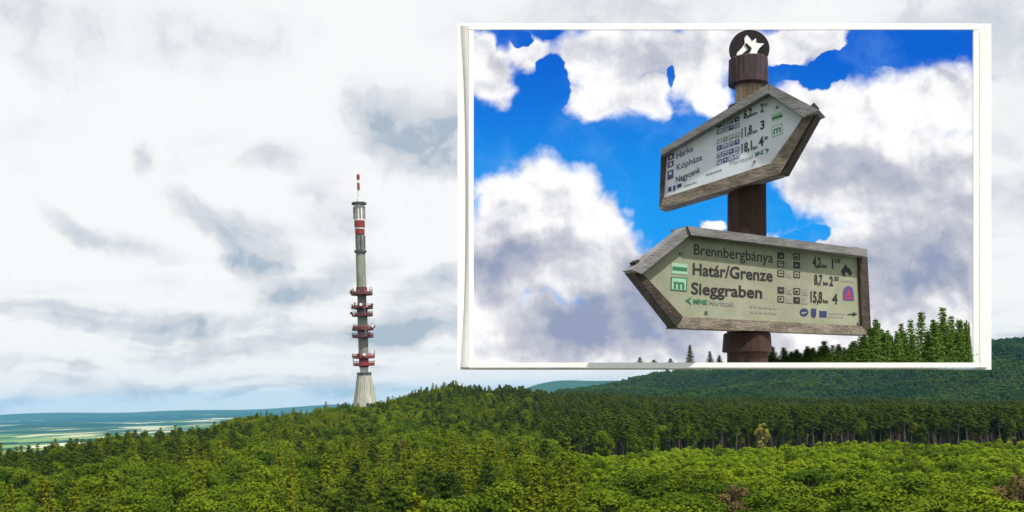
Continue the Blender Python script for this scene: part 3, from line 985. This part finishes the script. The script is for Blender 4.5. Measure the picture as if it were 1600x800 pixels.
def px_poly(name, pts, d, mat, parent, tpos=.004):
    fr = [P(x, y, d) - base_pt for (x, y) in pts]
    return prism(name, fr, [v + FW * tpos for v in fr], mat, parent)


g2 = lambda L: [(1120 + a / 6.4, 35 + b / 6.4) for a, b in L]
px_poly('emblem_figure', g2([(222, 372), (198, 345), (203, 305), (250, 255), (280, 212), (278, 155), (302, 126), (332, 160), (350, 190), (392, 158), (394, 205), (474, 212), (424, 258), (402, 300), (410, 360), (300, 366)]), D0 - .018, M['whitemet'], em_o)
px_poly('emblem_stroke', g2([(242, 325), (318, 262), (280, 218), (296, 205), (350, 256), (336, 292), (268, 330)]), D0 - .0225, M['blackmet'], em_o)


class Board:
    def __init__(self, name, label, x0, y0, d, yaw):
        self.q = P(x0, y0, d)
        self.n = (RT * math.sin(yaw) - FW * math.cos(yaw)).normalized()
        self.root = empty(name, self.q)
        tag(self.root, label, 'sign', 'arrow boards on the signpost')

    def at(self, x, y, off=0.0):
        dr = px_dir(x, y)
        pt = self.q + self.n * off
        s = pt.dot(self.n) / dr.dot(self.n)
        return dr * s - self.q

    def piece(self, name, pts, front, back, mat, parent=None):
        """pts are picture pixels on the board's plane; from `front` proud of it to `back` behind it"""
        ref = [self.at(x, y, front) for (x, y) in pts]
        return prism(name, ref, [v - self.n * (front - back) for v in ref], mat, parent or self.root)

    def text(self, s, left, right, cap, mat, name='lettering', bold=0.0, off=.0096, lean=0.0):
        cu = bpy.data.curves.new('lettering', 'FONT')
        cu.body = s
        cu.size = 1.0
        cu.offset = bold
        cu.resolution_u = 3
        ob = bpy.data.objects.new('lettering', cu)
        COL.objects.link(ob)
        bpy.context.view_layer.update()
        dg = bpy.context.evaluated_depsgraph_get()
        me = bpy.data.meshes.new_from_object(ob.evaluated_get(dg))
        bpy.data.objects.remove(ob)
        xs = [v.co.x for v in me.vertices]
        x0, x1 = min(xs), max(xs)
        for v in me.vertices:
            u = (v.co.x - x0) / (x1 - x0)
            bx = left[0] + (right[0] - left[0]) * u
            by = left[1] + (right[1] - left[1]) * u
            h = v.co.y / 0.70 * cap
            v.co = self.at(bx + lean * h, by - h, off)
        me.materials.clear(); me.materials.append(mat)
        me.name = name
        o_ = link(bpy.data.objects.new(name, me), self.root)
        return o_

    def fine(self, left, right, cap, mat):
        """a line of print too small to read: short uneven grey dashes"""
        rnd_ = random.Random(int(left[0] * 7 + left[1]))
        u = 0.0
        while u < .97:
            e = min(1.0, u + rnd_.uniform(.07, .2))
            a = [(left[0] + (right[0] - left[0]) * k_, left[1] + (right[1] - left[1]) * k_) for k_ in (u, e)]
            h_ = cap * rnd_.uniform(.45, .65)
            self.bar('small_print', [a[0], a[1], (a[1][0], a[1][1] - h_), (a[0][0], a[0][1] - h_)], mat)
            u = e + .05

    def bar(self, name, pts, mat, off=.0096, parent=None):
        return self.piece(name, pts, off, .0083, mat, parent)

    def box(self, name, x, y, w_, h_, slope, mat, off=.0096, skew=0.0, parent=None):
        pts = [(x, y), (x + w_, y + w_ * slope), (x + w_ + skew * h_, y + w_ * slope + h_), (x + skew * h_, y + h_)]
        return self.bar(name, pts, mat, off, parent)

    def icon(self, x, y, s, slope, mat, bgm, k):
        o = self.box('pictogram', x, y, s, s, slope, mat)
        i_ = s * .16
        if k % 3 != 0:
            self.box('pictogram_figure', x + i_, y + i_ + i_ * slope, s - 2 * i_, s - 2 * i_, slope, bgm, .0103, parent=o)
        rnd = random.Random(k * 7 + int(x))
        for _ in range(2):
            a, b = rnd.uniform(.22, .5) * s, rnd.uniform(.22, .5) * s
            self.box('pictogram_figure', x + a, y + b + a * slope, s * rnd.uniform(.2, .4), s * rnd.uniform(.15, .35), slope,
                     bgm if k % 3 == 0 else mat, .0110, parent=o)
        return o


# upper board, pointing right
B = Board('sign_board', 'upper whitish arrow board pointing right on the signpost', 1168, 220, D0 - .115, -R(27))
B.piece('panel', [(1037, 241), (1201, 144), (1256, 181), (1204, 258), (1033, 313)], .008, -.03, M['panelw'])
B.piece('backing', [(1037, 240.5), (1201, 143), (1259, 181), (1206, 260), (1033, 316)], -.031, -.075, M['darkrail'])
B.piece('top_cap', [(1032, 234), (1200.6, 130.5), (1200.6, 145), (1032.5, 243)], .060, -.085, M['capgrey'])
B.piece('top_cap', [(1201, 130.5), (1280, 172), (1255, 183), (1201, 146)], .060, -.085, M['capgrey'])
B.piece('tip_rail', [(1256, 183.5), (1271, 180), (1219, 271), (1203, 256)], .022, -.075, M['railwood'])
B.piece('tip_shade_side', [(1271.6, 178.5), (1279.5, 174), (1226, 270), (1219.6, 271.5)], .012, -.075, M['darkrail'])  # dark strip standing in for the shadowed side face of the tip
B.piece('bottom_rail', [(1030, 327), (1036, 309), (1202.5, 255.5), (1218.5, 271.5)], .022, -.075, M['railwood'])
B.piece('end_rail', [(1032.6, 243.6), (1041, 239), (1036, 308.3), (1030, 326)], .020, -.075, M['darkrail'])
B.piece('peg', [(1266, 165), (1272, 160), (1277, 166), (1271, 171)], .03, -.02, M['darkrail'])
sl_ = -.42
for (s, l, r_) in (('Harka', (1057, 248.5), (1083, 235.5)), ('Kópháza', (1057, 266.5), (1097, 249.5)), ('Nagycenk', (1056, 286), (1094, 269))):
    B.text(s, l, r_, 9.5, M['ink'] if s == 'Nagycenk' else M['violet'], bold=.012)
for k, (x, y) in enumerate(((1044, 242.5), (1043.5, 254), (1043, 268))):
    B.box('pictogram', x, y, 9, 9 if k != 2 else 14, -.45, M['violet'])
    B.box('pictogram_figure', x + 2.6, y + 2.4 - 1.2, 3.6, 4.5, -.45, M['panelw'], .0103)
for r_, (y, mt) in enumerate(((193, 'navy'), (203, 'navy'), (218, 'greyink'), (228.5, 'violet'), (240, 'violet'), (250.5, 'violet'))):
    for c in range(4):
        B.icon(1120 + c * 9.2, y - c * 9.2 * .33, 7.6, -.36, M[mt], M['panelw'], r_ * 4 + c)
for (s, l, r_, cp) in (('6,2', (1162, 186), (1175, 180.5), 13), ('km', (1176, 181), (1183, 178), 5), ('2', (1188, 176), (1193, 174), 13), ('11,8', (1158.5, 215), (1175, 208.5), 14), ('km', (1176, 209), (1183, 206.5), 5),
                       ('3', (1188, 202.5), (1194.5, 200), 13), ('18,1', (1158.5, 239), (1175, 233.5), 14), ('km', (1176, 234), (1183, 231.5), 5), ('4', (1185.5, 229), (1193, 226.5), 14), ('20', (1194, 219), (1199.5, 217), 5), ('10', (1194, 167), (1199, 165), 5)):
    B.text(s, l, r_, cp, M['ink'], bold=.03)
B.bar('stripe_mark', [(1205, 180), (1221, 174), (1222, 184), (1206, 190)], M['palegreen'])
B.bar('stripe_mark', [(1206, 184), (1222, 178.5), (1222.3, 182), (1206.4, 187.5)], M['green'], .0103)
B.bar('logo', [(1205, 198), (1222, 192), (1223, 209), (1206, 215.5)], M['palegreen'])
B.bar('logo_figure', [(1207, 199.6), (1220.3, 194.8), (1221.2, 207.6), (1207.8, 212.6)], M['panelw'], .0103)
B.text('m', (1208.5, 210), (1219.5, 206), 12, M['green'], off=.0112, bold=.02)
B.text('Mariazell', (1141, 258), (1176, 247.5), 6, M['greyink'])
B.text('MNE', (1180, 245), (1193, 240), 6.5, M['green'], bold=.02)
B.bar('arrow', [(1194, 232), (1202, 233), (1196, 242), (1198, 236)], M['green'])
B.fine((1103, 274), (1128, 266), 4, M['greyink'])
B.box('logo', 1044, 293, 5, 7, -.33, M['navy']); B.box('logo', 1051.5, 290.5, 4, 8, -.33, M['violet']); B.box('logo', 1058, 288.5, 7, 5.5, -.33, M['navy'])
B.fine((1068, 292), (1090, 284.5), 4, M['greyink'])
for x, y in ((1212, 166.5), (1177, 251), (1040, 312)):
    B.box('bolt', x, y, 3, 3, -.3, M['bolt'], .013)

# lower board, pointing left
B = Board('sign_board', 'lower cream-green arrow board pointing left, lettered Sieggraben, on the signpost', 1167, 440, D0 - .118, R(23))
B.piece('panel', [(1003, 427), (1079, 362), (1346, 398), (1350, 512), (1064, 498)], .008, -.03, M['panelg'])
B.piece('backing', [(1001, 427), (1079, 361), (1347, 397), (1351, 514), (1063, 500)], -.031, -.075, M['darkrail'])
B.piece('top_cap', [(1074.4, 353), (1355, 389.5), (1355.5, 401), (1080, 367)], .060, -.085, M['capgrey'])
B.piece('top_cap', [(987, 421), (1074, 353), (1079.6, 366), (1003, 428)], .050, -.035, M['capgrey'])
B.piece('tip_rail', [(989, 424), (1005, 428), (1067, 494.5), (1058, 511.5)], .022, -.055, M['darkrail'])
B.piece('bottom_rail', [(1057.6, 512.3), (1068, 494.8), (1347, 509.5), (1361.5, 523.5)], .022, -.075, M['railwood'])
B.piece('end_rail', [(1342.5, 401.8), (1355.4, 401.6), (1361.6, 522.8), (1347.4, 509)], .024, -.075, M['darkrail'])
B.piece('peg', [(992, 409), (998, 405), (1001, 411), (995, 415)], .03, -.02, M['darkrail'])
B.piece('peg', [(1335, 386), (1343, 387), (1343, 391), (1335, 390)], .03, -.02, M['capgrey'])
B.text('Brennbergbánya', (1084.5, 397.5), (1208, 411), 16.5, M['ink'], bold=.004)
B.text('Határ/Grenze', (1082.5, 429), (1207.5, 439.5), 18, M['ink'], bold=.022)
B.text('Sieggraben', (1080, 459), (1191, 466), 18, M['ink'], bold=.022)
B.bar('arrow', [(1070, 469.5), (1081, 463.5), (1077, 470), (1080.5, 476.5)], M['green'])
B.text('MNE', (1083.5, 474.5), (1105, 476), 7.5, M['green'], bold=.03)
B.text('Mariazell', (1108, 476), (1147, 479), 7.5, M['greyink'], bold=.02)
B.fine((1172, 480), (1214, 483.5), 4.5, M['greyink'])
B.fine((1172, 489), (1214, 491), 4.5, M['greyink'])
B.bar('stripe_mark', [(1050, 410.5), (1074.5, 413), (1074, 429), (1049.3, 427)], M['palegreen'])
B.bar('stripe_mark', [(1051, 416), (1073.8, 418.3), (1073.6, 424.2), (1050.8, 422)], M['green'], .0103)
B.bar('logo', [(1048.5, 432), (1074, 434.3), (1073.3, 455.6), (1047.6, 453.4)], M['green'])
B.bar('logo_figure', [(1050.3, 434), (1072.2, 436), (1071.6, 453.6), (1049.5, 451.6)], M['palegreen'], .0103)
B.text('m', (1053, 450), (1069.5, 451.5), 15, M['green'], off=.0112, bold=.03)
for r_, (y, nc) in enumerate(((394, 4), (407, 4), (422, 3), (448, 4), (462, 4))):
    for c in range(nc):
        B.icon(1215 + c * 12.4, y + c * 12.4 * .07, 10.2, .07, M['ink'] if c in (0, 2) else M['greyink'], M['panelg'], r_ * 4 + c)
for (s, l, r_, cp) in (('4,2', (1270, 416.5), (1283, 417.8), 15), ('km', (1284, 418), (1292, 418.8), 6), ('1', (1300, 419.2), (1302.2, 419.5), 15), ('10', (1305, 410.5), (1313, 411.2), 6),
                       ('8,7', (1272, 444), (1285.5, 445), 15), ('km', (1286.5, 445.2), (1294, 445.8), 6), ('2', (1296, 446), (1302, 446.4), 14), ('20', (1303, 438), (1310.5, 438.6), 6),
                       ('15,8', (1266.5, 472), (1285, 473.2), 17), ('km', (1286, 473.2), (1294, 473.8), 6), ('4', (1300, 474), (1309, 474.6), 15)):
    B.text(s, l, r_, cp, M['ink'], bold=.035)
g3 = lambda L: [(1200 + a / 5.0, 370 + b / 5.0) for a, b in L]
B.bar('logo', g3([(572, 268), (596, 235), (606, 212), (622, 240), (640, 250), (660, 285), (640, 308), (628, 286), (612, 272), (600, 290), (606, 312), (585, 300)]), M['ink'])
B.fine((1314.5, 440), (1334, 441.4), 4.5, M['greyink'])
arch = [(588, 495), (585, 430), (596, 400), (625, 382), (655, 395), (668, 425), (672, 500)]
B.bar('logo', g3(arch), M['violet'])
B.bar('logo_figure', g3([(612, 460), (628, 405), (648, 462)]), M['redink'], .0103)
B.bar('logo_figure', g3([(598, 484), (598, 470), (660, 472), (661, 487)]), M['redink'], .0103)
ov = [(282 + 34 * math.cos(2 * math.pi * i / 14), 590 + 32 * math.sin(2 * math.pi * i / 14)) for i in range(14)]
B.bar('logo', g3(ov), M['navy'])
B.bar('logo_figure', g3([(262, 592), (300, 586), (302, 596), (264, 602)]), M['panelg'], .0103)
B.bar('logo', g3([(338, 560), (378, 563), (376, 622), (357, 634), (337, 620)]), M['navy'])
B.bar('logo', g3([(402, 578), (460, 581), (459, 630), (401, 627)]), M['navy'])
B.fine((1295, 490.5), (1319, 492), 4.0, M['greyink'])
B.fine((1295, 496), (1319, 497.5), 4.0, M['greyink'])
B.bar('arrow', g3([(622, 603), (665, 600), (668, 588), (698, 605), (666, 622), (664, 611), (622, 610)]), M['ink'])
for x, y in ((1062.5, 394), (1102, 486), (1340, 504)):
    B.box('bolt', x, y, 4, 4, .07, M['bolt'], .013)

# ---- small conifers standing on the ledge behind the post
saps = [conifer(s, .27, .066, 16, .0115, 19, .06) for s in (61, 62, 63, 64)]
SAP = [(mk_mesh('sapling_trunk', a, M['bark']), mk_mesh('sapling_crown', b, M['sapling'])) for a, b in saps]
ledge_z = P(1100, 567.5, DL)
rnd = random.Random(3)
spots = [(1000, 558, 0), (1022, 562, 0), (1048, 560, 0), (1078, 539, 0), (1110, 549, 0), (1124, 555, 0)]
prof = [(1205, 541), (1225, 543), (1245, 546), (1262, 541), (1288, 533), (1310, 538), (1335, 533), (1352, 522), (1372, 499), (1390, 516), (1408, 506), (1424, 500), (1440, 488), (1458, 500), (1478, 481), (1490, 494), (1500, 500)]
for (x, y) in prof:
    spots.append((x, y, 1))
for k in range(105):
    x = rnd.uniform(1203, 1500) if k < 60 else rnd.uniform(1203, 1390) if k < 95 else rnd.uniform(1500, 1516)
    ytop = np.interp(x, [a for a, b in prof], [b for a, b in prof])
    spots.append((x, min(560, ytop + (rnd.uniform(6, 40) if k < 60 else rnd.uniform(0, 15))), 2))
for i, (x, y, row) in enumerate(spots):
    d = 5.335 + rnd.uniform(-.02, .03) - (.06 if row == 2 else 0)
    b = P(x, 568.2, DL)
    foot = P(x, 568.0 + (613 - 568) * (1 - DL / d), d)
    hgt_ = (P(x, y, d) - foot).dot(UP)
    if hgt_ < .01:
        continue
    sc_ = hgt_ / .27
    tm, cm = SAP[i % 4]
    r_ = bpy.data.objects.new('young_conifer', None)
    COL.objects.link(r_)
    r_.location = foot
    wx = max(sc_, .35) * (1.15 if row else .9) * (1.9 if hgt_ < .14 and row else 1.4 if hgt_ < .14 else 1.0)
    if x > 1490:
        wx = min(wx, (1521 - x) * MPX / .075)
    r_.scale = (wx, wx, sc_)
    r_.rotation_euler = (0, ROLL, rnd.uniform(0, 6.28))
    for nm, me in (('trunk', tm), ('crown', cm)):
        o = bpy.data.objects.new(nm, me)
        COL.objects.link(o)
        o.parent = r_
    if row == 0:
        lab = {1000: 'tiny conifer top farthest left at the bottom of the white frame', 1022: 'tiny conifer tip second from the left on the frame bottom', 1048: 'low conifer tip left of the small cone-shaped conifer in the frame',
               1078: 'small cone-shaped conifer left of the post inside the white frame', 1110: 'narrow conifer tip just left of the post foot', 1124: 'low conifer tip touching the left side of the post foot'}[x]
        tag(r_, lab, 'tree')
    else:
        lab = ('low conifer in the frame just right of the post foot' if x < 1270 else 'small conifer in the frame below the right half of the lower board' if x < 1350 else
               'bushy green conifer in the frame just right of the lower board' if x < 1430 else 'tall bushy conifer in the bottom right corner of the frame')
        tag(r_, lab + (', front row' if row == 2 else ', pointed top'), 'tree', 'small conifers inside the frame')
